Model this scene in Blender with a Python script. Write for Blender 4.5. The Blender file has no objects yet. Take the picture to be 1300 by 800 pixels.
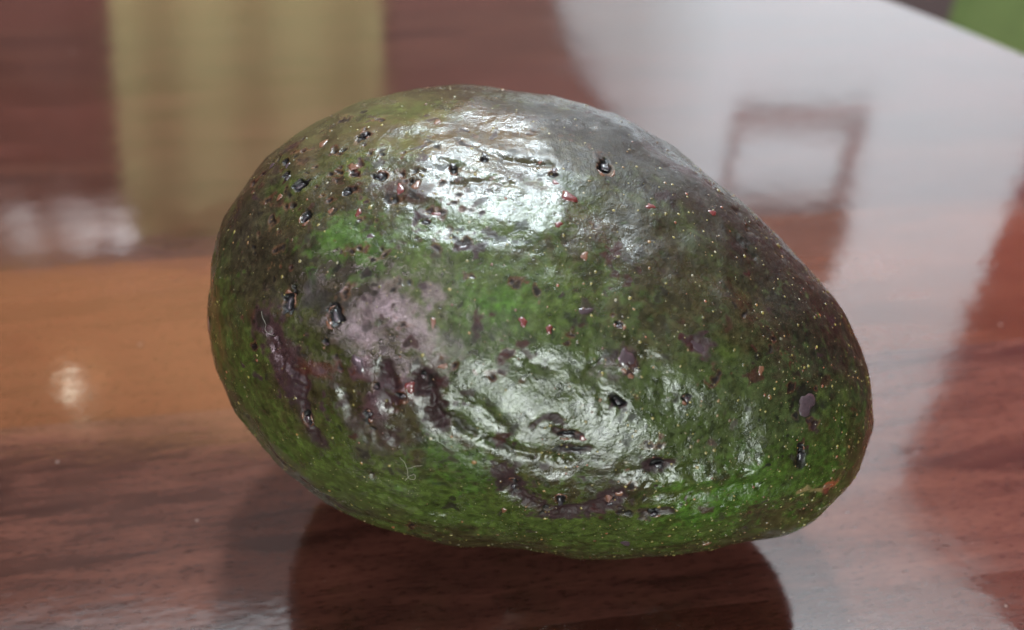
import bpy, math, random
import numpy as np
from mathutils import Vector, Matrix
from mathutils.bvhtree import BVHTree

random.seed(7)
scene = bpy.context.scene
COL = scene.collection
rad = math.radians

# ------------------------------------------------------------------ camera
CAM_H = 0.1346
PITCH = rad(38)
FPX = 1126.0
cam_d = bpy.data.cameras.new("camera")
cam_d.sensor_width = 36.0
cam_d.lens = 36.0 * FPX / 1300.0
cam_d.clip_start = 0.005
cam_d.clip_end = 60
cam_d.dof.use_dof = True
cam_d.dof.focus_distance = 0.127
cam_d.dof.aperture_fstop = 13.0
cam = bpy.data.objects.new("camera", cam_d)
cam.location = (0, 0, CAM_H)
cam.rotation_euler = (rad(90) - PITCH, 0, 0)
COL.objects.link(cam)
scene.camera = cam

# ------------------------------------------------------------------ world (dim room beyond what is built)
world = bpy.data.worlds.new("World")
scene.world = world
world.use_nodes = True
world.node_tree.nodes["Background"].inputs[0].default_value = (0.80, 0.74, 0.68, 1)
world.node_tree.nodes["Background"].inputs[1].default_value = 0.10

# ------------------------------------------------------------------ exposure
scene.view_settings.view_transform = 'Standard'
scene.view_settings.look = 'None'
scene.view_settings.exposure = 0.0
scene.view_settings.gamma = 1.0
scene.cycles.max_bounces = 8
scene.cycles.use_adaptive_sampling = True
scene.cycles.adaptive_threshold = 0.01
scene.cycles.use_denoising = True
scene.cycles.sample_clamp_indirect = 6.0

# ------------------------------------------------------------------ lamps
def area(name, loc, target, sx, sy, radiance, color, spread=180):
    l = bpy.data.lights.new(name, 'AREA')
    l.shape = 'RECTANGLE'
    l.size, l.size_y = sx, sy
    l.spread = rad(spread)
    l.color = color
    l.energy = radiance * math.pi * sx * sy      # radiance -> watts
    o = bpy.data.objects.new(name, l)
    o.location = loc
    d = Vector(target) - Vector(loc)
    o.rotation_euler = d.to_track_quat('-Z', 'Y').to_euler()
    COL.objects.link(o)
    return o

CEIL = 1.90          # ceiling above the table top
AV = (0.004, 0.112, 0.04)
area("ceiling_lamp_light", (0.07, 0.86, 1.70), AV, 0.16, 0.16, 1050, (0.80, 0.93, 1.0))
area("window_light", (0.22, -2.0, 0.24), AV, 0.46, 0.50, 122, (0.92, 1.0, 0.96))
area("side_window_light", (-1.21, -1.44, 1.45), AV, 0.20, 0.20, 300.0, (1.0, 0.82, 0.96))
area("ceiling_fill_light", (0.05, 1.10, 1.30), (0.05, 1.14, 3.0), 2.4, 0.30, 15.0, (0.80, 0.92, 1.0), 120)  # unseen upward lamp, added to brighten the ceiling mirrored in the table
area("wall_fill_light", (0.76, 0.40, 1.12), (0.70, 1.74, 1.50), 0.7, 0.5, 40.0, (0.90, 0.94, 0.98), 140)  # unseen lamp, added to brighten the white wall for its reflection

# ------------------------------------------------------------------ helpers
def tag(o, label=None, cat=None, group=None, kind=None):
    if label: o['label'] = label
    if cat: o['category'] = cat
    if group: o['group'] = group
    if kind: o['kind'] = kind
    return o

def empty(name, loc=(0, 0, 0)):
    o = bpy.data.objects.new(name, None)
    o.empty_display_size = 0.01
    o.location = loc
    COL.objects.link(o)
    return o

def link(name, me, mat=None, parent=None):
    o = bpy.data.objects.new(name, me)
    COL.objects.link(o)
    if mat is not None:
        me.materials.append(mat)
    if parent is not None:
        o.parent = parent
        o.matrix_parent_inverse = Matrix.Translation(-Vector(parent.location))
    return o

def mesh(name, verts, faces, smooth=False):
    me = bpy.data.meshes.new(name)
    me.from_pydata([tuple(v) for v in verts], [], faces)
    if smooth:
        me.shade_smooth()
    me.update()
    return me

def np_mesh(name, V, Q, smooth=True):
    """V (n,3) float, Q (m,4) int quads"""
    me = bpy.data.meshes.new(name)
    me.vertices.add(len(V)); me.vertices.foreach_set("co", V.astype(np.float32).ravel())
    me.loops.add(Q.size); me.loops.foreach_set("vertex_index", Q.astype(np.int32).ravel())
    me.polygons.add(len(Q))
    me.polygons.foreach_set("loop_start", np.arange(0, Q.size, 4, dtype=np.int32))
    me.polygons.foreach_set("loop_total", np.full(len(Q), 4, dtype=np.int32))
    me.update(calc_edges=True)
    if smooth:
        me.shade_smooth()
    me.validate()
    return me

def prism(poly, z0, z1, bevel=0.0):
    """vertical prism with an eased upper edge; poly counter-clockwise (x, y)"""
    n = len(poly)
    cx = sum(p[0] for p in poly) / n; cy = sum(p[1] for p in poly) / n
    V, F = [], []
    rings = [(0, z0)]
    rings.append((0, z1))
    for off, z in rings:
        for x, y in poly:
            V.append((x, y, z))
    for k in range(len(rings) - 1):
        for i in range(n):
            j = (i + 1) % n
            F.append((k * n + i, k * n + j, (k + 1) * n + j, (k + 1) * n + i))
    F.append(tuple(range((len(rings) - 1) * n, len(rings) * n)))
    F.append(tuple(reversed(range(n))))
    return V, F

def box_mesh(name, x0, x1, y0, y1, z0, z1):
    V, F = prism([(x0, y0), (x1, y0), (x1, y1), (x0, y1)], z0, z1)
    return mesh(name, V, F)

# ------------------------------------------------------------------ material helpers
def new_mat(name):
    m = bpy.data.materials.new(name)
    m.use_nodes = True
    nt = m.node_tree
    b = nt.nodes["Principled BSDF"]
    return m, nt, b

def plain(name, col, rough=0.6, noise=0.12, scale=6.0, **kw):
    m, nt, b = new_mat(name)
    tc = nt.nodes.new("ShaderNodeTexCoord")
    nz = nt.nodes.new("ShaderNodeTexNoise"); nz.inputs["Scale"].default_value = scale; nz.inputs["Detail"].default_value = 5
    nt.links.new(tc.outputs["Object"], nz.inputs["Vector"])
    mx = nt.nodes.new("ShaderNodeMix"); mx.data_type = 'RGBA'
    mx.inputs[6].default_value = (*[c * (1 - noise) for c in col], 1)
    mx.inputs[7].default_value = (*[min(1, c * (1 + noise)) for c in col], 1)
    nt.links.new(nz.outputs["Fac"], mx.inputs[0])
    nt.links.new(mx.outputs[2], b.inputs["Base Color"])
    b.inputs["Roughness"].default_value = rough
    for k, v in kw.items():
        b.inputs[k].default_value = v
    return m

GRAIN = rad(7.4)
def wood(name, dark, light, seed, coat_rough=0.065):
    """lacquered boards: streaky grain along the board, clear gloss coat"""
    m, nt, b = new_mat(name)
    L = nt.links.new
    tc = nt.nodes.new("ShaderNodeTexCoord")
    rot = nt.nodes.new("ShaderNodeMapping"); rot.inputs["Rotation"].default_value = (0, 0, -GRAIN)
    rot.inputs["Location"].default_value = (seed * 0.37, seed * 0.11, 0)
    L(tc.outputs["Object"], rot.inputs["Vector"])
    def nz(sx, sy, scale, detail=6, rough=0.6, dist=0.0):
        mp = nt.nodes.new("ShaderNodeMapping"); mp.inputs["Scale"].default_value = (sx, sy, 1)
        n = nt.nodes.new("ShaderNodeTexNoise"); n.inputs["Scale"].default_value = scale
        n.inputs["Detail"].default_value = detail; n.inputs["Roughness"].default_value = rough
        n.inputs["Distortion"].default_value = dist
        L(rot.outputs[0], mp.inputs["Vector"]); L(mp.outputs[0], n.inputs["Vector"])
        return n
    broad = nz(1, 6.0, 9.0, 4, 0.5, 0.6)
    fig = nz(1, 7.0, 42.0, 7, 0.62, 0.8)
    pores = nz(1, 5, 420.0, 3, 0.6)
    def mth(op, a, bb):
        n = nt.nodes.new("ShaderNodeMath"); n.operation = op
        for i, v in enumerate((a, bb)):
            if isinstance(v, (int, float)): n.inputs[i].default_value = v
            else: L(v, n.inputs[i])
        return n.outputs[0]
    f = mth('ADD', mth('MULTIPLY', broad.outputs["Fac"], 0.55), mth('MULTIPLY', fig.outputs["Fac"], 0.45))
    rmp = nt.nodes.new("ShaderNodeValToRGB")
    rmp.color_ramp.elements[0].position = 0.40; rmp.color_ramp.elements[0].color = (*dark, 1)
    rmp.color_ramp.elements[1].position = 0.60; rmp.color_ramp.elements[1].color = (*light, 1)
    L(f, rmp.inputs[0])
    dk = nt.nodes.new("ShaderNodeMix"); dk.data_type = 'RGBA'; dk.blend_type = 'MULTIPLY'
    pr = nt.nodes.new("ShaderNodeValToRGB")
    pr.color_ramp.elements[0].position = 0.33; pr.color_ramp.elements[0].color = (0.45, 0.4, 0.4, 1)
    pr.color_ramp.elements[1].position = 0.5; pr.color_ramp.elements[1].color = (1, 1, 1, 1)
    L(pores.outputs["Fac"], pr.inputs[0])
    dk.inputs[0].default_value = 0.8
    L(rmp.outputs[0], dk.inputs[6]); L(pr.outputs[0], dk.inputs[7])
    L(dk.outputs[2], b.inputs["Base Color"])
    b.inputs["Roughness"].default_value = 0.55
    b.inputs["Specular IOR Level"].default_value = 0.0
    b.inputs["Coat Weight"].default_value = 1.0
    b.inputs["Coat IOR"].default_value = 1.5
    # gentle lacquer ripple
    rip = nz(1, 1.3, 75.0, 3, 0.5)
    rip2 = nz(1, 2.0, 330.0, 2, 0.5)
    s = mth('ADD', rip.outputs["Fac"], mth('MULTIPLY', rip2.outputs["Fac"], 0.22))
    bp = nt.nodes.new("ShaderNodeBump"); bp.inputs["Strength"].default_value = 1.0; bp.inputs["Distance"].default_value = 0.00006
    L(s, bp.inputs["Height"]); L(bp.outputs[0], b.inputs["Coat Normal"])
    # smears: coat roughness varies
    sm = nz(1, 1.5, 14.0, 5, 0.6)
    mr = nt.nodes.new("ShaderNodeMapRange")
    mr.inputs["From Min"].default_value = 0.35; mr.inputs["From Max"].default_value = 0.7
    mr.inputs["To Min"].default_value = coat_rough * 0.7; mr.inputs["To Max"].default_value = coat_rough * 2.0
    L(sm.outputs["Fac"], mr.inputs["Value"]); L(mr.outputs[0], b.inputs["Coat Roughness"])
    return m

# ================================================================== THE ROOM THAT THE LACQUER MIRRORS
M_white = plain("white_plaster", (0.76, 0.81, 0.84), 0.9, 0.03, 2.0)
M_ceil = plain("ceiling_paint", (0.82, 0.80, 0.79), 0.9, 0.03, 2.0)
M_redwood = plain("dark_red_wood", (0.19, 0.018, 0.024), 0.45, 0.3, 3.0)
M_brown = plain("tan_plaster", (0.14, 0.092, 0.08), 0.5, 0.3, 3.0)
M_olive = plain("olive_curtain", (0.42, 0.39, 0.18), 0.9, 0.2, 2.5)
M_frame = plain("pale_brown_cabinet", (0.27, 0.20, 0.20), 0.5, 0.2, 3.0)
M_leg0 = plain("dark_post_wood", (0.045, 0.028, 0.028), 0.6, 0.2, 3.0)
M_cup = plain("dark_cupboard", (0.09, 0.05, 0.05), 0.5, 0.2, 3.0)
M_green = plain("green_mat", (0.085, 0.12, 0.035), 0.95, 0.18, 30.0)
M_floor = plain("floor_tiles", (0.10, 0.06, 0.055), 0.5, 0.2, 3.0)

TABLE_T = 0.022
FLOOR_Z = -0.745
o = link("floor", box_mesh("floor", -3, 3, -3, 3, FLOOR_Z - 0.05, FLOOR_Z), M_floor); tag(o, kind='structure')
o = link("ceiling", box_mesh("ceiling", -3, 3, -3, 3, CEIL, CEIL + 0.05), M_ceil); tag(o, kind='structure')

def refl(px, py, wall_y):
    """point of the back of the room that the level lacquer mirrors at this spot of the table"""
    x = (px - 650) / FPX; y = (400 - py) / FPX
    c, s = math.cos(PITCH), math.sin(PITCH)
    d = Vector((x, c + y * s, -s + y * c))
    t = wall_y / d.y
    return Vector((d.x * t, wall_y, -(CAM_H + d.z * t)))

# back wall, white, right-hand part
YW = 1.74
o = link("wall", box_mesh("wall", -2.2, 1.13, YW, YW + 0.1, FLOOR_Z, CEIL), M_white); tag(o, kind='structure')
# side wall, dark red panelling, running towards us on the right
V, F = prism([(1.13, YW + 0.3), (1.13, YW), (1.32, 1.25), (1.62, 0.4), (1.9, 0.4), (1.9, YW + 0.3)], FLOOR_Z, CEIL - 0.002)
o = link("side_wall", mesh("side_wall", V, F), M_redwood); tag(o, kind='structure')

# brown panelled partition on the left, its right end bowed
YP = 1.33
edge = [refl(705, -60, YP), refl(705, 0, YP), refl(712, 35, YP), refl(722, 65, YP), refl(738, 100, YP), refl(752, 128, YP), refl(790, 170, YP), refl(800, 260, YP)]
prof = [(e.x, e.z) for e in edge]
prof = [(prof[0][0], FLOOR_Z)] + prof + [(prof[-1][0], CEIL - 0.003), (-2.4, CEIL - 0.003), (-2.4, FLOOR_Z)]
n = len(prof)
V = [(x, YP, z) for x, z in prof] + [(x, YP + 0.06, z) for x, z in prof]
F = [tuple(range(n)), tuple(reversed(range(n, 2 * n)))] + [(i, i + n, (i + 1) % n + n, (i + 1) % n) for i in range(n)]
o = link("partition", mesh("partition", V, F), M_brown); tag(o, kind='structure')

ztop = refl(100, 262, YP).z
pw = [(x, z) for x, z in prof[:-2] if z < ztop and z > FLOOR_Z]
pw = [(pw[0][0], FLOOR_Z + 0.001)] + pw + [(pw[-1][0], ztop), (-2.39, ztop), (-2.39, FLOOR_Z + 0.001)]
n = len(pw)
V = [(x - 0.002, YP - 0.014, z) for x, z in pw] + [(x - 0.002, YP - 0.001, z) for x, z in pw]
F = [tuple(range(n)), tuple(reversed(range(n, 2 * n)))] + [(i, i + n, (i + 1) % n + n, (i + 1) % n) for i in range(n)]
o = link("wainscot", mesh("wainscot", V, F), plain("brown_panelling", (0.11, 0.054, 0.046), 0.5, 0.3, 3.0)); tag(o, kind='structure')

zb2 = refl(100, 268, YP).z
o = link("wall_band", box_mesh("wall_band", -2.3, prof[-3][0] - 0.03, YP - 0.010, YP - 0.001, zb2, refl(100, 333, YP).z), plain("dusty_pink_paint", (0.55, 0.32, 0.24), 0.7, 0.25, 4.0)); tag(o, kind='structure')
zb0, zb1 = refl(100, 335, YP).z, refl(100, 560, YP).z
o = link("wall_band", box_mesh("wall_band", -2.3, prof[-3][0] - 0.03, YP - 0.012, YP - 0.001, zb0, zb1), plain("orange_lit_band", (0.88, 0.44, 0.18), 0.7, 0.25, 4.0)); tag(o, kind='structure')  # added band: orange light on the wall is put into its colour

# olive curtain panel hanging on the partition
a = refl(155, 0, YP); b = refl(490, 0, YP); top = refl(300, 300, YP)
a_top = refl(172, 300, YP); b_top = refl(492, 300, YP)       # drawn wider at the rod
cur = empty("curtain", ((a.x + b.x) / 2, YP - 0.05, FLOOR_Z))
tag(cur, 'olive curtain hanging on the brown partition behind the table', 'curtain')
nx = 60
V, F = [], []
for k in range(2):
    for i in range(nx + 1):
        x = a.x - 0.02 + (b.x - a.x + 0.02) * i / nx
        y = YP - 0.05 + 0.006 * math.sin(i * 0.30) + (0.004 if k else 0)
        sl = (top.z - 0.10) / (top.z - a.z); fi = i / nx
        xt_ = a_top.x + (b_top.x - a_top.x) * fi
        xb_ = xt_ + (a.x + (b.x - a.x) * fi - xt_) * sl
        V += [(xb_, y, 0.10), (xt_, y, top.z)]
for k in range(2):
    base = k * 2 * (nx + 1)
    for i in range(nx):
        q = (base + 2 * i, base + 2 * i + 2, base + 2 * i + 3, base + 2 * i + 1)
        F.append(q if k == 0 else q[::-1])
me = mesh("fabric", V, F, True)
link("fabric", me, M_olive, cur)
link("rod", box_mesh("rod", a_top.x - 0.03, b_top.x + 0.03, YP - 0.075, YP - 0.061, top.z - 0.03, top.z - 0.015), M_frame, cur)

# wall cabinet with an open frame below, on the white wall
cab = empty("wall_cabinet", (refl(1010, 300, YW).x, YW - 0.1, 1.0))
tag(cab, 'dark brown cabinet with an open frame below it on the white wall', 'cabinet')
p_bl = refl(935, 150, YW - 0.022); p_br = refl(1103, 150, YW - 0.022); p_in = refl(1000, 168, YW - 0.022)
p_t = refl(1000, 268, YW - 0.022); p_tt = refl(1000, 355, YW - 0.022)
YC0, YC1 = YW - 0.022, YW - 0.003
link("lower_rail", box_mesh("lower_rail", p_bl.x, p_br.x, YC0, YC1, p_bl.z, p_in.z), M_frame, cab)
link("upright", box_mesh("upright", p_bl.x, p_bl.x + 0.011, YC0, YC1, p_in.z, p_t.z), M_frame, cab)
link("upright", box_mesh("upright", p_br.x - 0.026, p_br.x, YC0, YC1, p_in.z, p_t.z), M_frame, cab)
link("cupboard", box_mesh("cupboard", p_bl.x, p_br.x, YC0 - 0.03, YW - 0.003, p_t.z, p_tt.z), M_cup, cab)

# lit globes of the wall lamp and one bare bulb
def emis(name, col, strength):
    m, nt, b = new_mat(name)
    b.inputs["Base Color"].default_value = (0.8, 0.8, 0.8, 1)
    b.inputs["Emission Color"].default_value = (*col, 1)
    b.inputs["Emission Strength"].default_value = strength
    return m
M_globe = emis("lit_globe", (1.0, 0.86, 0.84), 2.4)
M_bulb = emis("lit_bulb", (1.0, 0.93, 0.72), 34.0)

def ball(name, c, r, mat, parent, sx=1.0, sz=1.0):
    nu, nv = 24, 12
    V = [(c[0], c[1], c[2] - r * sz)]
    F = []
    for j in range(1, nv):
        t = math.pi * j / nv
        for i in range(nu):
            p = 2 * math.pi * i / nu
            V.append((c[0] + r * sx * math.sin(t) * math.cos(p), c[1] + r * math.sin(t) * math.sin(p), c[2] - r * sz * math.cos(t)))
    V.append((c[0], c[1], c[2] + r * sz))
    for i in range(nu):
        F.append((0, 1 + (i + 1) % nu, 1 + i))
        F.append((len(V) - 1, 1 + (nv - 2) * nu + i, 1 + (nv - 2) * nu + (i + 1) % nu))
    for j in range(nv - 2):
        for i in range(nu):
            F.append((1 + j * nu + i, 1 + j * nu + (i + 1) % nu, 1 + (j + 1) * nu + (i + 1) % nu, 1 + (j + 1) * nu + i))
    return link(name, mesh(name, V, F, True), mat, parent)

wl = empty("wall_lamp", refl(110, 290, YP - 0.08))
tag(wl, 'wall lamp with three pale lit globes on the brown partition', 'lamp')
c0, c1 = refl(15, 290, YP - 0.1), refl(195, 290, YP - 0.1)
link("bar", box_mesh("bar", c0.x, c1.x, YP - 0.02, YP - 0.005, c0.z - 0.01, c0.z + 0.01), M_frame, wl)
for px, r, sx in ((28, 0.026, 1.1), (100, 0.026, 1.5), (150, 0.026, 1.0)):
    c = refl(px, 288, YP - 0.1)
    ball("globe", c, r, M_globe, wl, sx, 1.2)
    link("arm", box_mesh("arm", c.x - 0.004, c.x + 0.004, YP - 0.08, YP - 0.02, c.z - 0.005, c.z + 0.005), M_frame, wl)
c = refl(91, 492, YP - 0.05)
bl = empty("bare_bulb", c)
tag(bl, 'small bright bare bulb high on the brown partition', 'bulb')
ball("glass", c, 0.013, M_bulb, bl, 0.8, 1.4)
link("socket", box_mesh("socket", c.x - 0.01, c.x + 0.01, YP - 0.034, YP - 0.003, c.z - 0.01, c.z + 0.01), M_frame, bl)

# green mat on the floor beyond the table, and the dark chair edge in front of it
ben = empty("green_bench", (0.85, 1.5, FLOOR_Z))
tag(ben, 'blurred green padded seat beyond the rounded table edge', 'seat')
link("cushion", box_mesh("cushion", 0.58, 1.10, 1.36, YW - 0.03, -0.42, -0.29), M_green, ben)
link("base", box_mesh("base", 0.58, 1.10, 1.36, YW - 0.03, FLOOR_Z, -0.42), M_green, ben)
pst = link("dark_post", box_mesh("dark_post", 0.36, 0.585, 1.18, 1.24, FLOOR_Z, -0.02), M_leg0)
tag(pst, 'dark blurred post beside the green seat beyond the table edge', 'post')

# ================================================================== TABLE
tab = empty("table", (0, 0, 0))
tag(tab, 'glossy lacquered reddish wooden table the avocado lies on', 'table')
TC, TR = (-0.347, 0.110), 0.600
gn = Vector((-math.sin(GRAIN), math.cos(GRAIN))); gt = Vector((math.cos(GRAIN), math.sin(GRAIN)))
cn = TC[0] * gn.x + TC[1] * gn.y
ct = TC[0] * gt.x + TC[1] * gt.y
offs = [cn - TR + 0.002]
k0 = 0.146
ks = sorted([k0 + i * 0.061 for i in range(-12, 12)])
ks = [k for k in ks if cn - TR + 0.02 < k < cn + TR - 0.02]
cuts = [cn - TR + 0.0005] + ks + [cn + TR - 0.0005]
tones = {
    'rose': ((0.022, 0.008, 0.0055), (0.038, 0.014, 0.009)),
    'orange': ((0.038, 0.012, 0.006), (0.062, 0.020, 0.010)),
    'plum': ((0.020, 0.008, 0.006), (0.064, 0.025, 0.017)),
    'dark': ((0.024, 0.008, 0.005), (0.040, 0.013, 0.009)),
}
def tone_for(lo):
    if abs(lo - k0) < 1e-4: return 'orange'
    if abs(lo - (k0 + 0.061)) < 1e-4: return 'rose'
    if abs(lo - (k0 + 0.122)) < 1e-4: return 'dark'
    if abs(lo - (k0 - 0.061)) < 1e-4: return 'plum'
    if abs(lo - (k0 - 0.122)) < 1e-4: return 'rose'
    return random.choice(['plum', 'rose', 'dark'])
for i in range(len(cuts) - 1):
    lo, hi = cuts[i], cuts[i + 1]
    tone = tone_for(lo)
    mat = wood("lacquered_" + tone + "_board", *tones[tone], i * 3.1)
    m = 28
    up, dn = [], []
    pts = []
    def xt(nn): return math.sqrt(max(0, TR * TR - (nn - cn) ** 2))
    # right arc from lo to hi, then left arc from hi to lo
    for j in range(m + 1):
        nn = lo + (hi - lo) * j / m
        pts.append((ct + xt(nn), nn))
    for j in range(m, -1, -1):
        nn = lo + (hi - lo) * j / m
        pts.append((ct - xt(nn), nn))
    poly = [(gt.x * a_ + gn.x * b_, gt.y * a_ + gn.y * b_) for a_, b_ in pts]
    # eased rim: arc vertices drop by rings
    np_ = len(poly)
    rings = []
    for inset, z in ((0.0, -TABLE_T), (0.0, -0.006), (0.0008, -0.0035), (0.0025, -0.0012), (0.0060, 0.0)):
        ring = []
        for (x, y) in poly:
            dx, dy = x - TC[0], y - TC[1]; rr = math.hypot(dx, dy)
            # slide only along the board so that joints stay closed
            a_ = x * gt.x + y * gt.y; b_ = x * gn.x + y * gn.y
            rr2 = TR - inset
            half = math.sqrt(max(0, rr2 * rr2 - (b_ - cn) ** 2))
            a2 = ct + (half if a_ > ct else -half)
            ring.append((gt.x * a2 + gn.x * b_, gt.y * a2 + gn.y * b_, z))
        rings.append(ring)
    V = [v for r_ in rings for v in r_]
    F = []
    for k in range(len(rings) - 1):
        for q in range(np_):
            q2 = (q + 1) % np_
            F.append((k * np_ + q, k * np_ + q2, (k + 1) * np_ + q2, (k + 1) * np_ + q))
    F.append(tuple(range((len(rings) - 1) * np_, len(rings) * np_)))
    F.append(tuple(reversed(range(np_))))
    link("board", mesh("board", V, F), mat, tab)
M_leg = plain("dark_table_leg", (0.10, 0.035, 0.03), 0.4, 0.2, 8)
for ang in (45, 135, 225, 315):
    cx_, cy_ = TC[0] + 0.42 * math.cos(rad(ang)), TC[1] + 0.42 * math.sin(rad(ang))
    V, F = [], []
    for k, (hw, z) in enumerate(((0.018, FLOOR_Z), (0.028, -0.12), (0.028, -TABLE_T))):
        V += [(cx_ - hw, cy_ - hw, z), (cx_ + hw, cy_ - hw, z), (cx_ + hw, cy_ + hw, z), (cx_ - hw, cy_ + hw, z)]
    for k in range(2):
        F += [(4 * k + i, 4 * k + (i + 1) % 4, 4 * k + 4 + (i + 1) % 4, 4 * k + 4 + i) for i in range(4)]
    F += [(3, 2, 1, 0), (8, 9, 10, 11)]
    link("leg", mesh("leg", V, F), M_leg, tab)

# ================================================================== AVOCADO
# measured body: a pear of revolution, slightly lopsided, resting on the table
BP = [0.112, 0.0379, 0.2193, -0.0469, 0.0837, 0.9335, 0.2841, 0.1813, 0.0046, 0.1168]
BE = [0.0299, 0.0253, -0.0049, 0.0024, -0.0146, -0.0091, -0.0205, 0.0153]
def body(t, ph):
    L, R, a, b, c, e = BP[:6]
    yaw, tilt, px, py = BP[6:10]
    k = -np.cos(t)
    x = k * L / 2
    r = np.abs(R * np.sin(t).clip(0) ** e * (1 - a * k + b * k * k + c * k ** 3))
    s = k; cp, sp = np.cos(ph), np.sin(ph)
    R_ = r * (1 + BE[0] * s * cp + BE[1] * s * sp + BE[2] * (1 - s * s) * np.cos(2 * ph) + BE[3] * (1 - s * s) * np.sin(2 * ph)
              + BE[4] * (3 * s * s - 1) * cp + BE[5] * (3 * s * s - 1) * sp + BE[6] * (1 - s * s) * np.cos(3 * ph) + BE[7] * (1 - s * s) * np.sin(3 * ph))
    X, Y, Z = x, R_ * cp, R_ * sp
    X, Z = X * math.cos(tilt) + Z * math.sin(tilt), -X * math.sin(tilt) + Z * math.cos(tilt)
    X, Y = X * math.cos(yaw) + Y * math.sin(yaw), -X * math.sin(yaw) + Y * math.cos(yaw)
    return np.stack([X + px, Y + py, Z], -1)

def cube_dirs(n):
    g = np.tan(np.linspace(-math.pi / 4, math.pi / 4, n + 1))
    U, W = np.meshgrid(g, g, indexing='ij')
    one = np.ones_like(U)
    faces = [(one, U, W), (-one, W, U), (W, one, U), (U, -one, W), (U, W, one), (W, U, -one)]
    D = np.concatenate([np.stack(f, -1).reshape(-1, 3) for f in faces])
    D /= np.linalg.norm(D, axis=1, keepdims=True)
    i, j = np.meshgrid(np.arange(n), np.arange(n), indexing='ij')
    q = np.stack([i * (n + 1) + j, (i + 1) * (n + 1) + j, (i + 1) * (n + 1) + j + 1, i * (n + 1) + j + 1], -1).reshape(-1, 4)
    Q = np.concatenate([q + f * (n + 1) ** 2 for f in range(6)])
    key = np.round(D * 20000).astype(np.int64) + 40000
    key = (key[:, 0] * 100000 + key[:, 1]) * 100000 + key[:, 2]
    _, first, inv = np.unique(key, return_index=True, return_inverse=True)
    return D[first], inv.reshape(-1)[Q]

def grid_body(n):
    D, Q = cube_dirs(n)
    t = np.arccos(np.clip(-D[:, 0], -1, 1)); ph = np.arctan2(D[:, 2], D[:, 1])
    P = body(t, ph)
    nrm = vnormals(P, Q)
    if np.mean(np.sum(nrm * (P - P.mean(0)), 1)) < 0:
        Q = Q[:, ::-1].copy(); nrm = -nrm
    return P, Q, nrm

def vnormals(P, Q):
    a = P[Q[:, 2]] - P[Q[:, 0]]; b = P[Q[:, 3]] - P[Q[:, 1]]
    f = np.cross(a, b)
    N = np.zeros_like(P)
    for k in range(4):
        for ax in range(3):
            N[:, ax] += np.bincount(Q[:, k], weights=f[:, ax], minlength=len(P))
    return N / (np.linalg.norm(N, axis=1, keepdims=True) + 1e-20)

def hash3(i, j, k, s):
    h = (i.astype(np.uint32) * np.uint32(374761393) + j.astype(np.uint32) * np.uint32(668265263)
         + k.astype(np.uint32) * np.uint32(2147483647) + np.uint32(s) * np.uint32(974634777))
    h = (h ^ (h >> np.uint32(13))) * np.uint32(1274126177)
    h = h ^ (h >> np.uint32(16))
    h = h * np.uint32(2246822519); h = h ^ (h >> np.uint32(15))
    return h
def pnoise(P, seed=0):
    """gradient noise, P in cells, result about -1..1"""
    P = P.astype(np.float32)
    I = np.floor(P).astype(np.int64); f = P - I
    w = f * f * f * (f * (f * 6 - 15) + 10)
    out = 0
    for dx in (0, 1):
        for dy in (0, 1):
            for dz in (0, 1):
                h = hash3(I[:, 0] + dx, I[:, 1] + dy, I[:, 2] + dz, seed)
                gx = ((h & np.uint32(1023)).astype(np.float32) / 511.5 - 1)
                gy = (((h >> np.uint32(10)) & np.uint32(1023)).astype(np.float32) / 511.5 - 1)
                gz = (((h >> np.uint32(20)) & np.uint32(1023)).astype(np.float32) / 511.5 - 1)
                d = gx * (f[:, 0] - dx) + gy * (f[:, 1] - dy) + gz * (f[:, 2] - dz)
                ww = (w[:, 0] if dx else 1 - w[:, 0]) * (w[:, 1] if dy else 1 - w[:, 1]) * (w[:, 2] if dz else 1 - w[:, 2])
                out = out + ww * d
    return out * 1.3

def sstep(a, b, x):
    t = np.clip((x - a) / (b - a), 0, 1)
    return t * t * (3 - 2 * t)

_cP, _cQ, _cN = grid_body(60)
ZMIN = _cP[:, 2].min()
bvh0 = BVHTree.FromPolygons([Vector(p) for p in _cP], [tuple(q) for q in _cQ.tolist()])
def pix_ray(px, py):
    x = (px - 650) / FPX; y = (400 - py) / FPX
    c, s = math.cos(PITCH), math.sin(PITCH)
    return Vector((x, c + y * s, -s + y * c)).normalized()
def on_body(px, py):
    """where on the bare body a mark of the skin sits (body coordinates, metres)"""
    o = Vector((0, 0, CAM_H + ZMIN))
    h, n, i, d = bvh0.ray_cast(o, pix_ray(px, py))
    if h is None:
        h, n, i, d = bvh0.find_nearest(o + pix_ray(px, py) * 0.14)
    return np.array(h), np.array(n)

# ---- the skin
NS = 400
P0, Q, N0 = grid_body(NS)
MM = P0 * 1000.0
axis = np.array([math.cos(BP[7]) * math.cos(BP[6]), -math.cos(BP[7]) * math.sin(BP[6]), -math.sin(BP[7])])
al = MM @ axis
perp = MM - al[:, None] * axis
def aniso(lx, lp, seed, off=0.0):
    return pnoise(perp / lp + (al / lx)[:, None] * axis + off, seed)
def iso(l, seed):
    return pnoise(MM / l + seed * 3.7, seed)

warp1 = iso(5.0, 11); warp2 = iso(1.6, 12); warp3 = iso(0.7, 13)
brk = 0.8 * iso(2.1, 14) + 0.5 * iso(0.9, 15)
PXMM = 7.6          # photo pixels per mm on the near skin

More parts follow.
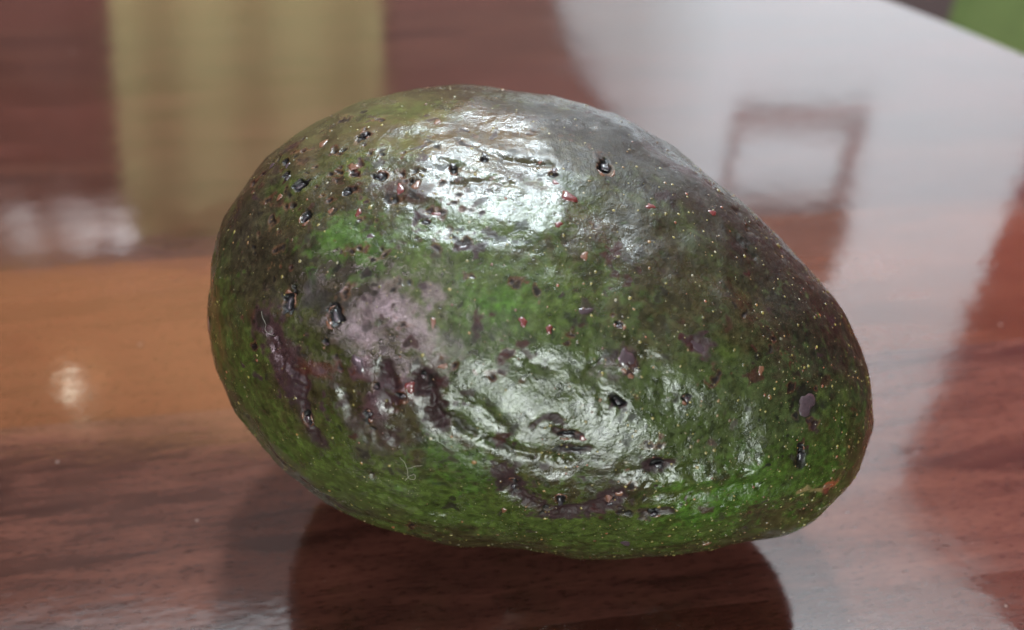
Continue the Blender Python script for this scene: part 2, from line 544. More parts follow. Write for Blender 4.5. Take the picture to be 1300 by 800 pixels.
def stroke(pts, wpx, ragged=0.35):
    """0..1 mask of a mark that follows the points; its edge is ragged"""
    w = wpx / PXMM
    S = [on_body(*p)[0] * 1000 for p in pts]
    if len(S) == 1: S = [S[0], S[0] + 1e-4]
    lo = np.min(S, 0) - w * 2.4 - 1; hi = np.max(S, 0) + w * 2.4 + 1
    idx = np.nonzero(np.all((MM > lo) & (MM < hi), axis=1))[0]
    X = MM[idx]
    best = np.full(len(idx), 1e9)
    for a, b in zip(S[:-1], S[1:]):
        ab = b - a; t = np.clip(((X - a) @ ab) / (ab @ ab + 1e-12), 0, 1)
        best = np.minimum(best, np.linalg.norm(X - a - t[:, None] * ab, axis=1))
    d = best / w * (1 + ragged * (warp2[idx] * 1.9 + warp1[idx] * 1.0 + warp3[idx] * 1.1)).clip(0.15, None)
    return idx, d

H = np.zeros(len(MM))                   # height of the skin in mm
H += 0.60 * iso(22, 1) + 0.58 * iso(10.5, 2) + 0.30 * aniso(10, 5, 3) + 0.32 * iso(5.4, 10) + 0.10 * iso(3.3, 16)
low = sstep(0.3, -0.5, N0[:, 2])        # lower flank: lengthwise wrinkles
wr = aniso(7.5, 2.1, 4)
H += (0.02 + 0.13 * low) * (0.5 - np.abs(wr) * 1.6)
H += 0.062 * iso(2.3, 5) + 0.054 * iso(1.3, 17) + 0.012 * aniso(2.4, 1.3, 6)
r1 = 1 - np.abs(iso(1.7, 7)) * 2.2
H += 0.004 * r1
H += 0.012 * iso(0.85, 8) + 0.007 * (1 - np.abs(iso(0.62, 9)) * 2)

def dent(pts, wpx, depth, power=2.0, ragged=0.25):
    idx, d = stroke(pts, wpx, ragged * min(1.0, (7.0 / wpx) ** 1.5))
    mod = 1.0 if wpx > 13 else (0.35 + 0.9 * sstep(-0.4, 0.3, brk[idx]))
    H[idx] -= depth * mod * np.exp(-np.abs(d) ** power * 1.4)
def lump(pts, wpx, h, **k):
    dent(pts, wpx, -h, **k)

# silhouette of the real fruit: a little flatter at the crown and the belly
dent([(640, 135)], 170, 2.0, ragged=0); dent([(690, 690)], 140, 0.9, ragged=0)
lump([(1010, 655)], 70, 0.6, ragged=0); lump([(345, 200)], 60, 0.5, ragged=0)
# hollows, creases and blisters one can point at
dent([(345, 425), (360, 455), (385, 478), (388, 520), (404, 560)], 11, 0.5)
dent([(330, 470), (352, 520)], 14, 0.25)
dent([(410, 380), (395, 385)], 16, 0.3)
lump([(458, 470)], 17, 0.55); lump([(516, 498)], 20, 0.65); lump([(477, 520)], 17, 0.55); lump([(497, 395), (530, 420)], 34, 0.45)
dent([(488, 470), (500, 492), (498, 515)], 7, 0.6); dent([(538, 478), (545, 505), (560, 538)], 9, 0.75)
dent([(437, 500), (448, 530)], 8, 0.4); dent([(470, 555), (500, 560)], 12, 0.3)
dent([(560, 525), (600, 552), (650, 575), (720, 590)], 7, 0.42)
dent([(566, 500), (612, 520), (640, 548)], 6, 0.25)
lump([(650, 500), (700, 510)], 40, 0.35); lump([(700, 440), (735, 445)], 26, 0.3)
dent([(672, 545), (690, 532), (708, 530), (714, 542)], 4, 0.25)
dent([(748, 440), (756, 462), (745, 478)], 6, 0.28); dent([(668, 462), (700, 470)], 8, 0.22)
dent([(760, 470), (770, 520)], 12, 0.25)
dent([(800, 450), (838, 470), (850, 530)], 13, 0.22)
dent([(640, 598), (655, 632), (700, 655), (745, 655), (785, 632)], 12, 0.5)
lump([(650, 606)], 13, 0.5); lump([(718, 640)], 16, 0.35)
dent([(705, 548), (735, 556)], 5, 0.25); dent([(712, 572), (748, 574)], 5, 0.2)
dent([(820, 655), (850, 652)], 6, 0.5); dent([(826, 592), (848, 592)], 7, 0.45); dent([(783, 512)], 9, 0.5)
dent([(880, 440), (895, 446)], 9, 0.35); dent([(1025, 515)], 22, 0.35); dent([(1017, 582), (1014, 592)], 6, 0.45)
lump([(795, 462)], 13, 0.4); dent([(803, 480)], 8, 0.35)
lump([(800, 620), (900, 612), (960, 600)], 13, 0.3); dent([(790, 605), (880, 596)], 8, 0.25)
lump([(860, 650), (950, 640)], 13, 0.25); dent([(820, 634), (960, 618)], 7, 0.3)
dent([(460, 620), (560, 660), (660, 675)], 9, 0.3); dent([(420, 580), (520, 625)], 9, 0.25)
dent([(360, 565), (440, 640)], 8, 0.25); dent([(1000, 630), (1060, 615)], 5, 0.2)
dent([(560, 290), (640, 300)], 14, 0.22); dent([(500, 255), (545, 262)], 10, 0.3)
dent([(585, 170), (640, 195), (700, 205)], 6, 0.22); dent([(575, 232), (650, 228)], 7, 0.28); dent([(560, 200), (600, 212)], 5, 0.2)
lump([(690, 300), (712, 285)], 14, 0.25); dent([(720, 345), (760, 380)], 16, 0.2)
dent([(850, 190), (900, 235), (950, 290)], 10, 0.2); dent([(930, 300), (955, 330)], 10, 0.3)
dent([(325, 565)], 12, 0.3); dent([(268, 450)], 14, 0.25); dent([(1105, 470)], 12, 0.3); dent([(960, 690)], 14, 0.2)

# ---- the colour of the skin (what the fruit itself has: green, olive, brown, purple bruises), plus a painted lilac highlight
def lin(r, g, b):
    f = lambda c: ((c / 255) / 12.92 if c / 255 <= 0.04045 else ((c / 255 + 0.055) / 1.055) ** 2.4)
    return np.array([f(r), f(g), f(b)])
C_OLIVE = lin(76, 72, 42); C_GREEN = lin(80, 102, 36); C_BRIGHT = lin(84, 132, 36); C_BROWN = lin(70, 62, 50)
C_DARK = lin(48, 44, 38); C_PURPLE = lin(84, 58, 68); C_WINE = lin(98, 46, 46); C_LILAC_SHEEN = lin(142, 122, 138); C_TEAL = lin(82, 100, 58)
K = np.tile(C_OLIVE, (len(MM), 1))
MT = np.zeros(len(MM))               # where the skin has gone dull and dry
def blend(c, w):
    K[:] = K + (c - K) * np.clip(w, 0, 1)[:, None]
def paint(pts, wpx, c, amt, soft=0.6, ragged=0.5):
    idx, d = stroke(pts, wpx, ragged)
    w = amt * (1 - sstep(1 - soft, 1 + soft, d))
    if wpx < 40: w = w * sstep(-0.42, 0.12, brk[idx] + 0.35 * (1 - d.clip(0, 1)))
    K[idx] += (c - K[idx]) * np.clip(w, 0, 1)[:, None]
    if wpx < 30 and c.sum() < 0.16: MT[idx] = np.maximum(MT[idx], np.clip(w, 0, 1))
n1, n2, n3, n4 = iso(13, 21), aniso(7, 3.5, 22), iso(2.6, 23), iso(1.1, 24)
blend(C_GREEN, sstep(-0.25, 0.45, n1 + 0.6 * n2 + 0.35 * n3) * 0.75)
blend(C_BROWN, sstep(0.0, 0.55, iso(9, 25) + 0.4 * n3) * 0.7)
# broad fields
paint([(800, 170), (900, 250), (1000, 340), (1060, 420)], 85, C_BROWN * 0.45, 0.85, 0.7)
paint([(850, 330), (960, 380), (1040, 450)], 80, C_DARK * 1.15, 0.5, 0.8)
paint([(760, 330), (830, 370)], 70, C_OLIVE * 0.9, 0.6, 0.8)
paint([(300, 290), (380, 340), (440, 350)], 55, C_BROWN * 0.85, 0.75, 0.7)
paint([(330, 230), (420, 170)], 40, C_OLIVE, 0.6, 0.7)
paint([(560, 130), (650, 130), (740, 150)], 34, C_BROWN * 0.55, 0.8, 0.7)
paint([(480, 140), (560, 135)], 26, C_GREEN, 0.8, 0.7)
paint([(560, 330), (640, 380), (700, 400)], 60, C_GREEN, 0.8, 0.7)
paint([(610, 400), (640, 395)], 26, C_BRIGHT, 0.8, 0.8)
paint([(430, 300), (470, 320)], 32, C_BRIGHT * 0.85, 0.7, 0.8)
paint([(520, 290), (620, 285), (690, 262)], 30, C_GREEN * 1.05, 0.75, 0.8)
paint([(640, 480), (760, 520), (900, 540), (980, 560)], 75, C_TEAL * 0.85, 0.75, 0.7)
paint([(420, 590), (560, 640), (760, 680), (900, 670)], 50, C_GREEN, 0.75, 0.6)
paint([(880, 650), (960, 620), (1040, 600)], 32, C_BRIGHT * 0.8, 0.7, 0.7)
paint([(285, 440), (330, 530), (380, 580)], 38, C_GREEN * 0.9, 0.75, 0.6)
paint([(430, 545), (470, 580)], 26, C_GREEN, 0.7, 0.7); paint([(600, 600), (560, 580)], 26, C_BRIGHT * 0.75, 0.6, 0.7)
paint([(1010, 600), (1060, 560)], 40, C_GREEN * 0.8, 0.6, 0.8)
paint([(560, 440), (600, 430)], 30, C_TEAL, 0.6, 0.8)
K *= (1 + 0.34 * n3 + 0.50 * n4 + 0.3 * iso(0.6, 26))[:, None].clip(0.35, 1.9)
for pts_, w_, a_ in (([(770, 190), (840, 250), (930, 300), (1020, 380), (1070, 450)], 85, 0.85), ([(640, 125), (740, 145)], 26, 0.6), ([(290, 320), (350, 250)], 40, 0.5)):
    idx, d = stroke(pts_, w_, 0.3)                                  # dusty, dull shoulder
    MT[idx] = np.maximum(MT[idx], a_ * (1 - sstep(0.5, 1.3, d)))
# bruises and stains, plus the lilac highlight strokes
paint([(345, 420), (362, 460), (378, 480)], 24, C_PURPLE, 0.9, 0.4); paint([(378, 480), (386, 520), (404, 560)], 14, C_PURPLE * 0.7, 0.9, 0.7)
paint([(385, 470), (415, 473)], 10, lin(96, 50, 36), 0.7, 0.5)
paint([(395, 382), (430, 388)], 15, C_DARK, 0.7, 0.6)
paint([(485, 380), (465, 425)], 20, C_LILAC_SHEEN * 1.0, 0.6, 0.6); paint([(505, 385), (540, 430), (545, 455)], 17, C_LILAC_SHEEN * 1.0, 0.6, 0.6)  # lilac highlight painted into the skin colour
paint([(545, 370), (560, 385)], 9, C_LILAC_SHEEN, 0.6, 0.5)
paint([(458, 470)], 15, C_PURPLE * 1.6, 0.8, 0.4); paint([(477, 520)], 18, C_PURPLE * 1.2, 0.85, 0.5); paint([(516, 500)], 17, C_WINE, 0.7, 0.6)
paint([(492, 470), (497, 500)], 11, C_PURPLE * 0.7, 0.85, 0.5); paint([(538, 478), (560, 540)], 11, C_PURPLE * 0.7, 0.9, 0.5)
paint([(450, 540), (500, 555), (470, 575)], 16, C_PURPLE * 0.8, 0.6, 0.7)
paint([(500, 238), (530, 246)], 15, C_WINE * 0.6, 0.8, 0.5); paint([(830, 190), (895, 235)], 13, C_WINE * 0.6, 0.5, 0.6)
paint([(640, 600), (658, 635), (700, 657), (745, 657), (785, 632)], 13, C_PURPLE * 0.7, 0.95, 0.35)
paint([(705, 549), (735, 557)], 5, C_PURPLE * 0.7, 0.9, 0.4); paint([(712, 573), (748, 574)], 4.5, C_PURPLE * 0.7, 0.9, 0.4)
paint([(820, 655), (850, 652)], 7, C_PURPLE * 0.7, 0.85, 0.4); paint([(826, 592), (848, 592)], 9, C_PURPLE * 0.7, 0.95, 0.4)
paint([(783, 512)], 9, C_DARK * 0.4, 0.95, 0.4); paint([(795, 460)], 14, C_PURPLE * 1.1, 0.85, 0.4); paint([(880, 438), (897, 446)], 9, C_PURPLE * 0.8, 0.95, 0.3)
paint([(1025, 515)], 22, C_DARK * 0.6, 0.85, 0.4); paint([(1017, 580), (1013, 592)], 7, C_DARK * 0.5, 0.9, 0.4)
paint([(672, 545), (690, 532), (708, 530), (714, 542)], 3, C_PURPLE * 0.7, 0.9, 0.5)
paint([(935, 320), (960, 300)], 12, C_DARK * 0.6, 0.7, 0.6); paint([(742, 395)], 9, C_PURPLE * 0.7, 0.7, 0.5)
paint([(560, 525), (600, 552), (650, 575)], 3, C_BROWN * 0.6, 0.7, 0.5)
paint([(1015, 627), (1045, 622)], 2.5, lin(150, 128, 90), 0.8, 0.5); paint([(1048, 618), (1058, 615)], 5, lin(170, 80, 50), 0.8, 0.5)
paint([(320, 560), (450, 650)], 12, C_BROWN * 0.9, 0.4, 0.8)
rs_ = random.Random(77)
for q_ in range(170):                     # small corky pocks, thickest on the blunt end
    if q_ < 105: px_, py_ = rs_.gauss(440, 75), rs_.gauss(230, 55)
    else: px_, py_ = rs_.uniform(290, 1080), rs_.uniform(150, 680)
    r_ = rs_.uniform(1.6, 4.2)
    dx_, dy_ = rs_.uniform(-r_, r_), rs_.uniform(-1, 1) * r_ * 0.6
    paint([(px_, py_), (px_ + dx_, py_ + dy_)], r_ * 1.5, rs_.choice([lin(120, 84, 58), lin(110, 62, 48), lin(96, 84, 62)]), 0.75, 0.4, 0.7)
    paint([(px_ + 0.6, py_), (px_ + dx_, py_ + dy_)], r_ * 0.8, C_DARK * 0.35, 0.9, 0.5, 0.7)
    dent([(px_, py_), (px_ + dx_, py_ + dy_)], r_, 0.05 * r_, ragged=0.5)
for _ in range(260):                      # many small bruised flecks
    px_, py_ = random.uniform(270, 1100), random.uniform(120, 690)
    c_ = random.choice([C_PURPLE * 0.7, C_DARK * 0.6, C_WINE * 0.6, C_BROWN * 0.5])
    paint([(px_, py_), (px_ + random.uniform(-9, 9), py_ + random.uniform(-6, 6))], random.uniform(1.6, 4.5), c_, random.uniform(0.5, 0.9), 0.5, 0.7)

# ---- pits: steep little holes with a swollen rim
PITS = [  # x, y, half-width, half-height (photo pixels), rim flakes
    (367, 387, 11, 13, 3), (427, 403, 10, 13, 3), (380, 237, 12, 8, 0), (482, 222, 11, 7, 2), (439, 245, 8, 6, 0), (365, 226, 7, 5, 0),
    (770, 212, 10, 11, 3), (387, 277, 8, 8, 4), (390, 534, 6, 9, 3), (512, 503, 7, 5, 2), (478, 492, 5, 5, 1), (470, 526, 6, 6, 2),
    (785, 512, 8, 7, 0), (786, 415, 6, 5, 2), (872, 507, 6, 5, 2), (704, 216, 6, 5, 2), (537, 478, 4, 5, 0), (652, 618, 6, 5, 1),
    (711, 638, 7, 8, 2), (775, 640, 6, 4, 1), (837, 592, 10, 5, 0), (722, 553, 12, 4, 1), (732, 574, 12, 3, 0), (830, 654, 9, 4, 1),
    (615, 197, 6, 5, 0), (575, 210, 6, 6, 1), (540, 283, 6, 4, 1), (1017, 580, 6, 9, 1), (365, 210, 6, 4, 2), (463, 170, 7, 5, 2), (416, 437, 5, 4, 1)]
RS = []
for (px_, py_, a_, b_, fl_) in PITS:
    p_, n_ = on_body(px_, py_)
    right = np.array((1.0, 0, 0)); right -= n_ * (right @ n_); right /= np.linalg.norm(right)
    up_ = np.cross(n_, right)
    view = np.array(pix_ray(px_, py_)); dist = np.linalg.norm(p_ - np.array((0, 0, CAM_H + ZMIN)))
    foreshort = max(0.35, abs(view @ n_))
    s_ = dist / FPX * 1000
    ra, rb = a_ * s_, b_ * s_ / (0.5 + 0.5 * foreshort)
    RS.append((p_ * 1000, n_, right, up_, ra, rb))
    m_ = max(ra, rb) * 2.6
    idx = np.nonzero(np.all(np.abs(MM - p_ * 1000) < m_, axis=1))[0]
    X = MM[idx] - p_ * 1000
    q = np.hypot(X @ right / ra, X @ up_ / rb) * (1 + 0.5 * warp3[idx] + 0.4 * warp2[idx])
    dep = 0.55 * min(ra, rb)
    H[idx] += -dep * (1 - sstep(0.55, 1.0, q)) + 0.16 * min(ra, rb) * 0.15 * np.exp(-((q - 1.25) / 0.3) ** 2)
    w = 1 - sstep(0.85, 1.1, q)
    dk = lin(22, 20, 24)
    K[idx] += (dk - K[idx]) * w[:, None]; MT[idx] = np.maximum(MT[idx], w * 0.8)
    if fl_:
        ring = np.exp(-((q - 1.12) / 0.2) ** 2) * sstep(-0.2, 0.5, warp2[idx] + 0.5 * warp3[idx]) * 0.8
        K[idx] += (lin(135, 80, 52) - K[idx]) * 0.7 * ring[:, None]
g_ = K.mean(1, keepdims=True)
K = (g_ + (K - g_) * 0.76) * 0.275
K = 0.03 * np.clip(K / 0.03, 0.02, None) ** 1.2 * np.array([1.0, 0.96, 0.84])
K = K.clip(0.002, 0.6)

P1 = P0 + N0 * (H / 1000.0)[:, None]
P1[:, 2] -= P1[:, 2].min()
ORIGIN = Vector((BP[8], BP[9], 0.0))

def skin_material():
    m, nt, b = new_mat("avocado_skin")
    L = nt.links.new
    at = nt.nodes.new("ShaderNodeAttribute"); at.attribute_name = "skin_tone"
    tc = nt.nodes.new("ShaderNodeTexCoord")
    def nz(scale, detail=3, rough=0.6):
        n = nt.nodes.new("ShaderNodeTexNoise"); n.inputs["Scale"].default_value = scale
        n.inputs["Detail"].default_value = detail; n.inputs["Roughness"].default_value = rough
        L(tc.outputs["Object"], n.inputs["Vector"]); return n
    mot = nz(1300, 4, 0.7)
    mr = nt.nodes.new("ShaderNodeMapRange")
    mr.inputs["From Min"].default_value = 0.3; mr.inputs["From Max"].default_value = 0.7
    mr.inputs["To Min"].default_value = 0.62; mr.inputs["To Max"].default_value = 1.4
    L(mot.outputs["Fac"], mr.inputs["Value"])
    mul = nt.nodes.new("ShaderNodeVectorMath"); mul.operation = 'SCALE'
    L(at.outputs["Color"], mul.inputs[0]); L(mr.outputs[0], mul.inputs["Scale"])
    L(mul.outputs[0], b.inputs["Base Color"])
    # waxy: gloss varies from polished to matt
    g = nz(200, 8, 0.75)
    mr2 = nt.nodes.new("ShaderNodeMapRange")
    mr2.inputs["From Min"].default_value = 0.35; mr2.inputs["From Max"].default_value = 0.65
    mr2.inputs["To Min"].default_value = 0.08; mr2.inputs["To Max"].default_value = 0.32
    L(g.outputs["Fac"], mr2.inputs["Value"]); 
    rg = nt.nodes.new("ShaderNodeMath"); rg.operation = 'MULTIPLY_ADD'; rg.inputs[1].default_value = 0.30
    L(at.outputs["Alpha"], rg.inputs[0]); L(mr2.outputs[0], rg.inputs[2]); L(rg.outputs[0], b.inputs["Roughness"])
    sl_ = nt.nodes.new("ShaderNodeMath"); sl_.operation = 'MULTIPLY_ADD'; sl_.inputs[1].default_value = -0.34; sl_.inputs[2].default_value = 0.5
    L(at.outputs["Alpha"], sl_.inputs[0]); L(sl_.outputs[0], b.inputs["Specular IOR Level"])
    b.inputs["IOR"].default_value = 1.44
    b.inputs["Subsurface Weight"].default_value = 0.0
    vo = nt.nodes.new("ShaderNodeTexVoronoi"); vo.feature = 'SMOOTH_F1'; vo.inputs["Scale"].default_value = 1500
    vo.inputs["Smoothness"].default_value = 0.25
    wn = nz(900, 3, 0.6)
    add = nt.nodes.new("ShaderNodeVectorMath"); add.operation = 'MULTIPLY_ADD'
    add.inputs[1].default_value = (0.0016, 0.0016, 0.0016)
    L(wn.outputs["Color"], add.inputs[0]); L(tc.outputs["Object"], add.inputs[2]); L(add.outputs[0], vo.inputs["Vector"])
    f = nz(3200, 4, 0.65)
    ad = nt.nodes.new("ShaderNodeMath"); ad.operation = 'MULTIPLY_ADD'; ad.inputs[1].default_value = 0.9
    vs = nt.nodes.new("ShaderNodeMath"); vs.operation = 'MULTIPLY'; vs.inputs[1].default_value = 0.6
    L(vo.outputs["Distance"], vs.inputs[0])
    L(f.outputs["Fac"], ad.inputs[0]); L(vs.outputs[0], ad.inputs[2])
    bp = nt.nodes.new("ShaderNodeBump"); bp.inputs["Strength"].default_value = 1.0; bp.inputs["Distance"].default_value = 0.000075
    L(ad.outputs[0], bp.inputs["Height"]); L(bp.outputs[0], b.inputs["Normal"])
    return m
M_skin = skin_material()

avo = empty("avocado", ORIGIN)
tag(avo, 'green and brown avocado with glossy pitted skin lying on the table', 'avocado')
me = np_mesh("skin", P1 - np.array(ORIGIN), Q)
ca = me.color_attributes.new("skin_tone", 'FLOAT_COLOR', 'POINT')
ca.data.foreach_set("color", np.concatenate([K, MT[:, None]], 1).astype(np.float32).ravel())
skin = bpy.data.objects.new("skin", me); COL.objects.link(skin); me.materials.append(M_skin); skin.parent = avo

# coarse copy of the finished skin, to seat the small pieces on it
N1 = vnormals(P1, Q)
bvh = BVHTree.FromPolygons(P1.tolist(), Q.tolist())
CAMV = Vector((0, 0, CAM_H))
def seat(px, py):
    h, n, i, d = bvh.ray_cast(CAMV, pix_ray(px, py))
    if h is None: return None
    n = Vector(N1[Q[i]].mean(0)).normalized()
    return h, n

# ---- specks (lenticels): hundreds of tiny corky dots, one joined part
spots = []
def colour_pick():
    r = random.random()
    if r < 0.60: c = (0.42, 0.35, 0.09)
    elif r < 0.80: c = (0.45, 0.25, 0.08)
    elif r < 0.92: c = (0.40, 0.12, 0.05)
    else: c = (0.50, 0.46, 0.30)
    k = random.uniform(0.07, 0.30)
    return tuple(v * k for v in c)
V, F, CC = [], [], []
area_w = random.Random(3)
nsp = 0
lo3, hi3 = P1.min(0), P1.max(0)
rng = np.random.default_rng(5)
cand = rng.choice(len(P1), 14000, replace=False)
den = 0.5 + 0.5 * pnoise(MM[cand] / 9.0, 31)
alN = (MM[cand] @ axis); alN = (alN - alN.min()) / (alN.max() - alN.min())
keep = rng.random(len(cand)) < (0.26 + 0.30 * sstep(0.15, 0.75, alN)) * (0.35 + 1.1 * den)
for ci in cand[keep]:
    c = Vector(P1[ci]); n = Vector(N1[ci])
    r = 0.00009 + 0.00022 * rng.random() ** 3
    if rng.random() < 0.04: r *= 1.6
    t = n.orthogonal().normalized(); bt = n.cross(t)
    a0 = rng.random() * 6.28; el = 0.7 + 0.6 * rng.random()
    b0 = len(V); m = 7
    col = colour_pick()
    for k in range(m):
        a = a0 + 2 * math.pi * k / m; rr = r * (0.75 + 0.5 * rng.random())
        V.append(c + t * (rr * math.cos(a) * el) + bt * (rr * math.sin(a)) - n * 0.00005)
    for k in range(m):
        a = a0 + 2 * math.pi * k / m; rr = r * 0.62 * (0.8 + 0.4 * rng.random())
        V.append(c + t * (rr * math.cos(a) * el) + bt * (rr * math.sin(a)) + n * (r * 0.25))
    V.append(c + n * (r * 0.3))
    CC += [tuple(v * 0.6 for v in col)] * m + [col] * m + [tuple(min(1, v * 1.15) for v in col)]
    for k in range(m):
        k2 = (k + 1) % m
        F.append((b0 + k, b0 + k2, b0 + m + k2, b0 + m + k)); F.append((b0 + m + k, b0 + m + k2, b0 + 2 * m))
    nsp += 1
def attr_mat(name, rough):
    m, nt, b = new_mat(name)
    at = nt.nodes.new("ShaderNodeAttribute"); at.attribute_name = "tone"
    tc = nt.nodes.new("ShaderNodeTexCoord"); n = nt.nodes.new("ShaderNodeTexNoise"); n.inputs["Scale"].default_value = 2500
    nt.links.new(tc.outputs["Object"], n.inputs["Vector"])
    mr = nt.nodes.new("ShaderNodeMapRange"); mr.inputs["To Min"].default_value = 0.6; mr.inputs["To Max"].default_value = 1.4
    nt.links.new(n.outputs["Fac"], mr.inputs["Value"])
    mul = nt.nodes.new("ShaderNodeVectorMath"); mul.operation = 'SCALE'
    nt.links.new(at.outputs["Color"], mul.inputs[0]); nt.links.new(mr.outputs[0], mul.inputs["Scale"])
    nt.links.new(mul.outputs[0], b.inputs["Base Color"]); b.inputs["Roughness"].default_value = rough
    return m
M_cork = attr_mat("corky_specks", 0.35)
me = mesh("speckles", [v - ORIGIN for v in V], F, True)
ca = me.color_attributes.new("tone", 'FLOAT_COLOR', 'POINT')
ca.data.foreach_set("color", np.array([(*c, 1) for c in CC], np.float32).ravel())
me.materials.append(M_cork)
sp = bpy.data.objects.new("speckles", me); COL.objects.link(sp); sp.parent = avo; sp['kind'] = 'stuff'

# ---- scabs and rim flakes: each its own piece
M_black = plain("black_scab", (0.012, 0.011, 0.013), 0.38, 0.4, 900)
M_rust = plain("rusty_flake", (0.07, 0.030, 0.016), 0.35, 0.45, 1500)
M_red = plain("dark_red_scab", (0.06, 0.010, 0.009), 0.3, 0.35, 1200)
M_purple = plain("purple_scab", (0.026, 0.017, 0.020), 0.28, 0.35, 1200)

def blob(name, c, n, ra, rb, ang, h, mat, r_):
    right = Vector((1, 0, 0)); right = (right - n * right.dot(n)).normalized(); up = n.cross(right)
    u = right * math.cos(ang) + up * math.sin(ang); v = n.cross(u)
    m = 14; V = []; F = []
    ph = [r_.uniform(0, 6.28) for _ in range(3)]
    def wob(a): return 1 + 0.24 * math.sin(2 * a + ph[0]) + 0.18 * math.sin(3 * a + ph[1]) + 0.12 * math.sin(5 * a + ph[2])
    for (f, z) in ((1.0, -0.25), (0.88, 0.35), (0.6, 0.8), (0.3, 0.9)):
        for k in range(m):
            a = 2 * math.pi * k / m; w = wob(a) * f
            V.append(c + u * (ra * w * math.cos(a)) + v * (rb * w * math.sin(a)) + n * (h * (z + r_.uniform(-0.15, 0.15))))
    V.append(c + n * h * 0.75)
    for q in range(3):
        for k in range(m):
            F.append((q * m + k, q * m + (k + 1) % m, (q + 1) * m + (k + 1) % m, (q + 1) * m + k))
    for k in range(m):
        F.append((3 * m + k, 3 * m + (k + 1) % m, 4 * m))
    o = bpy.data.objects.new(name, mesh(name, [p - ORIGIN for p in V], F, True))
    COL.objects.link(o); o.data.materials.append(mat); o.parent = avo
    return o

def crescent(c, n, ra, rb, a0, a1, wd, mat, r_, par):
    right = Vector((1, 0, 0)); right = (right - n * right.dot(n)).normalized(); up = n.cross(right)
    m = 9; V = []; F = []
    for k in range(m + 1):
        f = k / m; a = a0 + (a1 - a0) * f; w = wd * math.sin(math.pi * min(max(f, 0.08), 0.92)) * r_.uniform(0.75, 1.25)
        d = right * math.cos(a) * ra + up * math.sin(a) * rb
        dn = d.normalized()
        for off, hh in ((-w, -0.00008), (-w * 0.4, w * 0.55), (w * 0.5, w * 0.5), (w, -0.00012)):
            q = c + d + dn * off
            hit, hn, i_, dd = bvh.find_nearest(q)
            V.append(hit + n * hh)
    for k in range(m):
        for j in range(3):
            F.append((4 * k + j, 4 * k + j + 1, 4 * k + 5 + j, 4 * k + 4 + j))
    o = bpy.data.objects.new("rim_flake", mesh("rim_flake", [p - ORIGIN for p in V], F, True))
    COL.objects.link(o); o.data.materials.append(mat); o.parent = par
    return o

rr_ = random.Random(21)
for (px_, py_, a_, b_, fl_) in PITS:
    s = seat(px_, py_)
    if s is None: continue
    h, n = s
    p_, nb = on_body(px_, py_); n = Vector(nb)
    sc_ = (h - CAMV).length / FPX
    fo = max(0.35, abs(pix_ray(px_, py_).dot(n)))
    ra, rb = a_ * sc_, b_ * sc_ / (0.5 + 0.5 * fo)
    mat = M_black if (a_ >= 7 or rr_.random() < 0.4) else M_purple
    core = blob("pit_core", h, n, ra * 0.62, rb * 0.62, rr_.uniform(-0.4, 0.4), min(ra, rb) * 0.25, mat, rr_)
    for k in range(fl_):
        a0 = rr_.uniform(0, 6.28); crescent(Vector(p_) - Vector((0, 0, ZMIN)), n, ra * 1.08, rb * 1.08, a0, a0 + rr_.uniform(0.7, 1.5), rr_.uniform(0.00016, 0.00034), M_rust, rr_, core)

SCABS = [(722, 250, 9, 8, 0, 'r'), (765, 540, 0, 0, 0, ''), (555, 272, 6, 3, 0.1, 'r'), (664, 409, 6, 6, 0, 'r'), (697, 418, 5, 5, 0, 'r'),
    (709, 285, 5, 4, .3, 'r'), (742, 325, 6, 5, 0, 'k'), (966, 470, 5, 5, 0, 'k'), (885, 440, 16, 7, -0.4, 'p'), (742, 395, 9, 5, 0.3, 'p'),
    (795, 455, 9, 12, 0, 'p'), (1024, 514, 15, 12, 0, 'p'), (455, 462, 8, 10, .3, 'p'), (520, 492, 8, 6, 0, 'r'), (563, 465, 6, 4, .4, 'k'),
    (528, 236, 5, 8, 0, 'k'), (508, 240, 5, 8, 0.5, 'r'), (420, 268, 4, 4, 0, 'k'), (455, 270, 4, 5, 0, 'r'), (448, 212, 6, 5, 0, 'k'), (345, 210, 6, 3, 0.7, 'p'),
    (410, 182, 8, 4, .4, 'k'), (355, 250, 4, 4, 0, 'k'), (792, 470, 4, 3, 0, 'k'), (800, 478, 4, 4, 0, 'k'), (740, 557, 5, 3, 0, 'r'), (787, 627, 5, 4, 0, 'k'),
    (640, 648, 4, 3, 0, 'k'), (795, 690, 7, 5, 0, 'p'), (897, 691, 5, 3, 0, 'k'), (1050, 617, 7, 3, 0.3, 'k'), (555, 155, 5, 4, 0, 'k'), (705, 232, 4, 4, 0, 'r'),
    (905, 270, 5, 4, 0, 'r'), (265, 415, 4, 7, 0, 'k'), (470, 300, 5, 4, 0, 'p'), (385, 655, 0, 0, 0, ''), (588, 315, 5, 4, 0, 'p'), (550, 410, 4, 6, 0, 'k'), (826, 262, 6, 4, 0, 'r')]
for (px_, py_, a_, b_, an_, kd) in SCABS:
    if not a_: continue
    s = seat(px_, py_)
    if s is None: continue
    h, n = s; nb = Vector(on_body(px_, py_)[1]); n = (n * 0.3 + nb * 0.7).normalized()
    sc_ = (h - CAMV).length / FPX; fo = max(0.4, abs(pix_ray(px_, py_).dot(nb)))
    blob("scab", h, n, a_ * sc_, b_ * sc_ / (0.5 + 0.5 * fo), an_, min(a_, b_) * sc_ * (0.22 if kd == 'p' else 0.3), {'r': M_red, 'k': M_rust, 'p': M_purple}[kd], rr_)

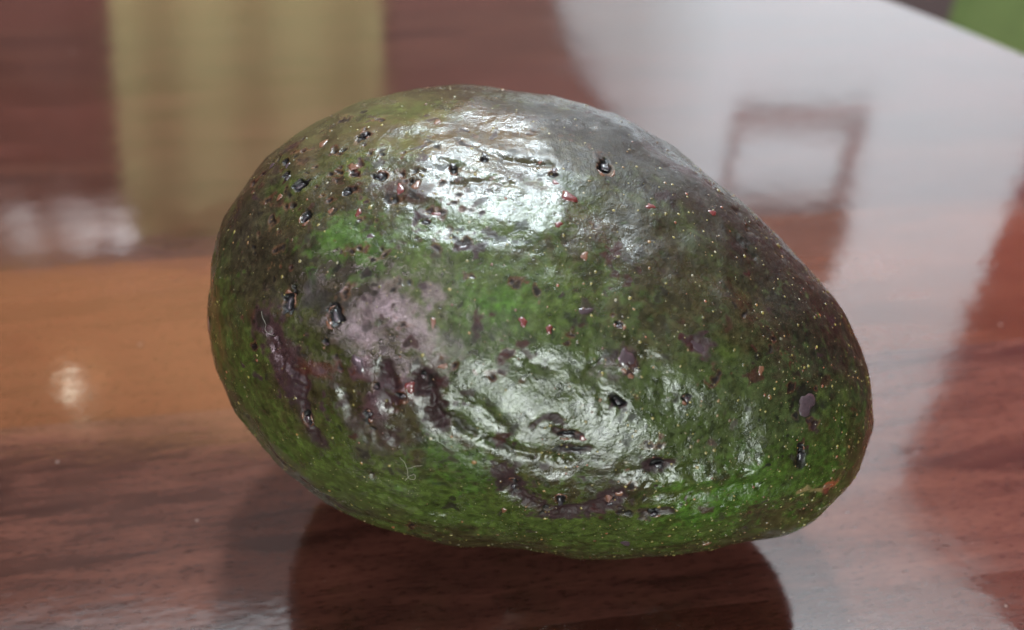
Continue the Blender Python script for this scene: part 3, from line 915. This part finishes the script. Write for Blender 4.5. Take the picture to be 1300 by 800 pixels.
# ---- loose fibres clinging to the skin
M_lint = plain("pale_lint", (0.14, 0.135, 0.11), 0.6, 0.1, 500)
def fibre(name, polylines, r, label):
    V, F = [], []
    first = None
    for pts in polylines:
        # smooth the polyline, lay it just above the skin
        PP = []
        n_ = len(pts)
        for i in range(n_ - 1):
            p0, p1, p2, p3 = pts[max(i - 1, 0)], pts[i], pts[i + 1], pts[min(i + 2, n_ - 1)]
            for s in range(6):
                t = s / 6
                PP.append(tuple(0.5 * (2 * p1[k] + (p2[k] - p0[k]) * t + (2 * p0[k] - 5 * p1[k] + 4 * p2[k] - p3[k]) * t * t + (3 * p1[k] - p0[k] - 3 * p2[k] + p3[k]) * t ** 3) for k in (0, 1)))
        PP.append(pts[-1])
        C = []
        for j, q in enumerate(PP):
            s = seat(*q)
            if s: C.append((s[0] + s[1] * (r * 1.0 + 0.00012 * (1 + math.sin(j * 0.7)) * 0.5), s[1]))
        b0 = len(V); m = 6
        for j, (c, n) in enumerate(C):
            d = (C[min(j + 1, len(C) - 1)][0] - C[max(j - 1, 0)][0]).normalized()
            u = d.cross(n).normalized(); w = u.cross(d)
            for k in range(m):
                a = 2 * math.pi * k / m; V.append(c + u * r * math.cos(a) + w * r * math.sin(a))
        for j in range(len(C) - 1):
            for k in range(m):
                F.append((b0 + j * m + k, b0 + j * m + (k + 1) % m, b0 + (j + 1) * m + (k + 1) % m, b0 + (j + 1) * m + k))
    o = link(name, mesh(name, V, F, True), M_lint)
    tag(o, label, 'fibre')
fibre("lint_fibre", [[(508, 580), (513, 586), (517, 594), (518, 602), (521, 608), (527, 607), (526, 602), (520, 604), (515, 609)], [(518, 594), (526, 592), (536, 590)]], 0.000035, 'tiny forked pale thread stuck low on the avocado skin')
fibre("lint_fibre", [[(333, 395), (334, 404), (338, 411), (337, 418), (342, 424), (349, 427)]], 0.000022, 'tiny curled pale thread beside the black pit on the left of the avocado')

# ---- dust grains on the lacquer
def table_pt(px, py):
    d = pix_ray(px, py); t = -CAM_H / d.z
    return CAMV + d * t
M_dust = plain("pale_dust", (0.14, 0.115, 0.10), 0.8, 0.1, 500)
V, F = [], []
dr = random.Random(4)
seeds = [(73, 587, .5), (250, 661, .5), (1277, 770, .5), (1078, 789, .35), (1270, 413, .8), (92, 66, .9), (178, 438, .6), (292, 42, .8), (1235, 690, .2)]
for _ in range(70): seeds.append((dr.uniform(-50, 1350), dr.uniform(60, 820), dr.uniform(0.05, 0.16)))
for px_, py_, sz in seeds:
    c = table_pt(px_, py_); r = sz * 0.00055; b0 = len(V)
    for (a, b, z) in ((1, 0, .3), (0.2, 1, .35), (-1, .3, .3), (-.1, -1, .35), (0, 0, 1.1), (0, 0, 0.02)):
        V.append(c + Vector((a * r * dr.uniform(.6, 1.3), b * r * dr.uniform(.6, 1.3), z * r)))
    for k in range(4):
        F.append((b0 + k, b0 + (k + 1) % 4, b0 + 4)); F.append((b0 + (k + 1) % 4, b0 + k, b0 + 5))
o = link("dust", mesh("dust", V, F), M_dust); tag(o, 'pale specks of dust scattered on the glossy table', 'dust', kind='stuff')
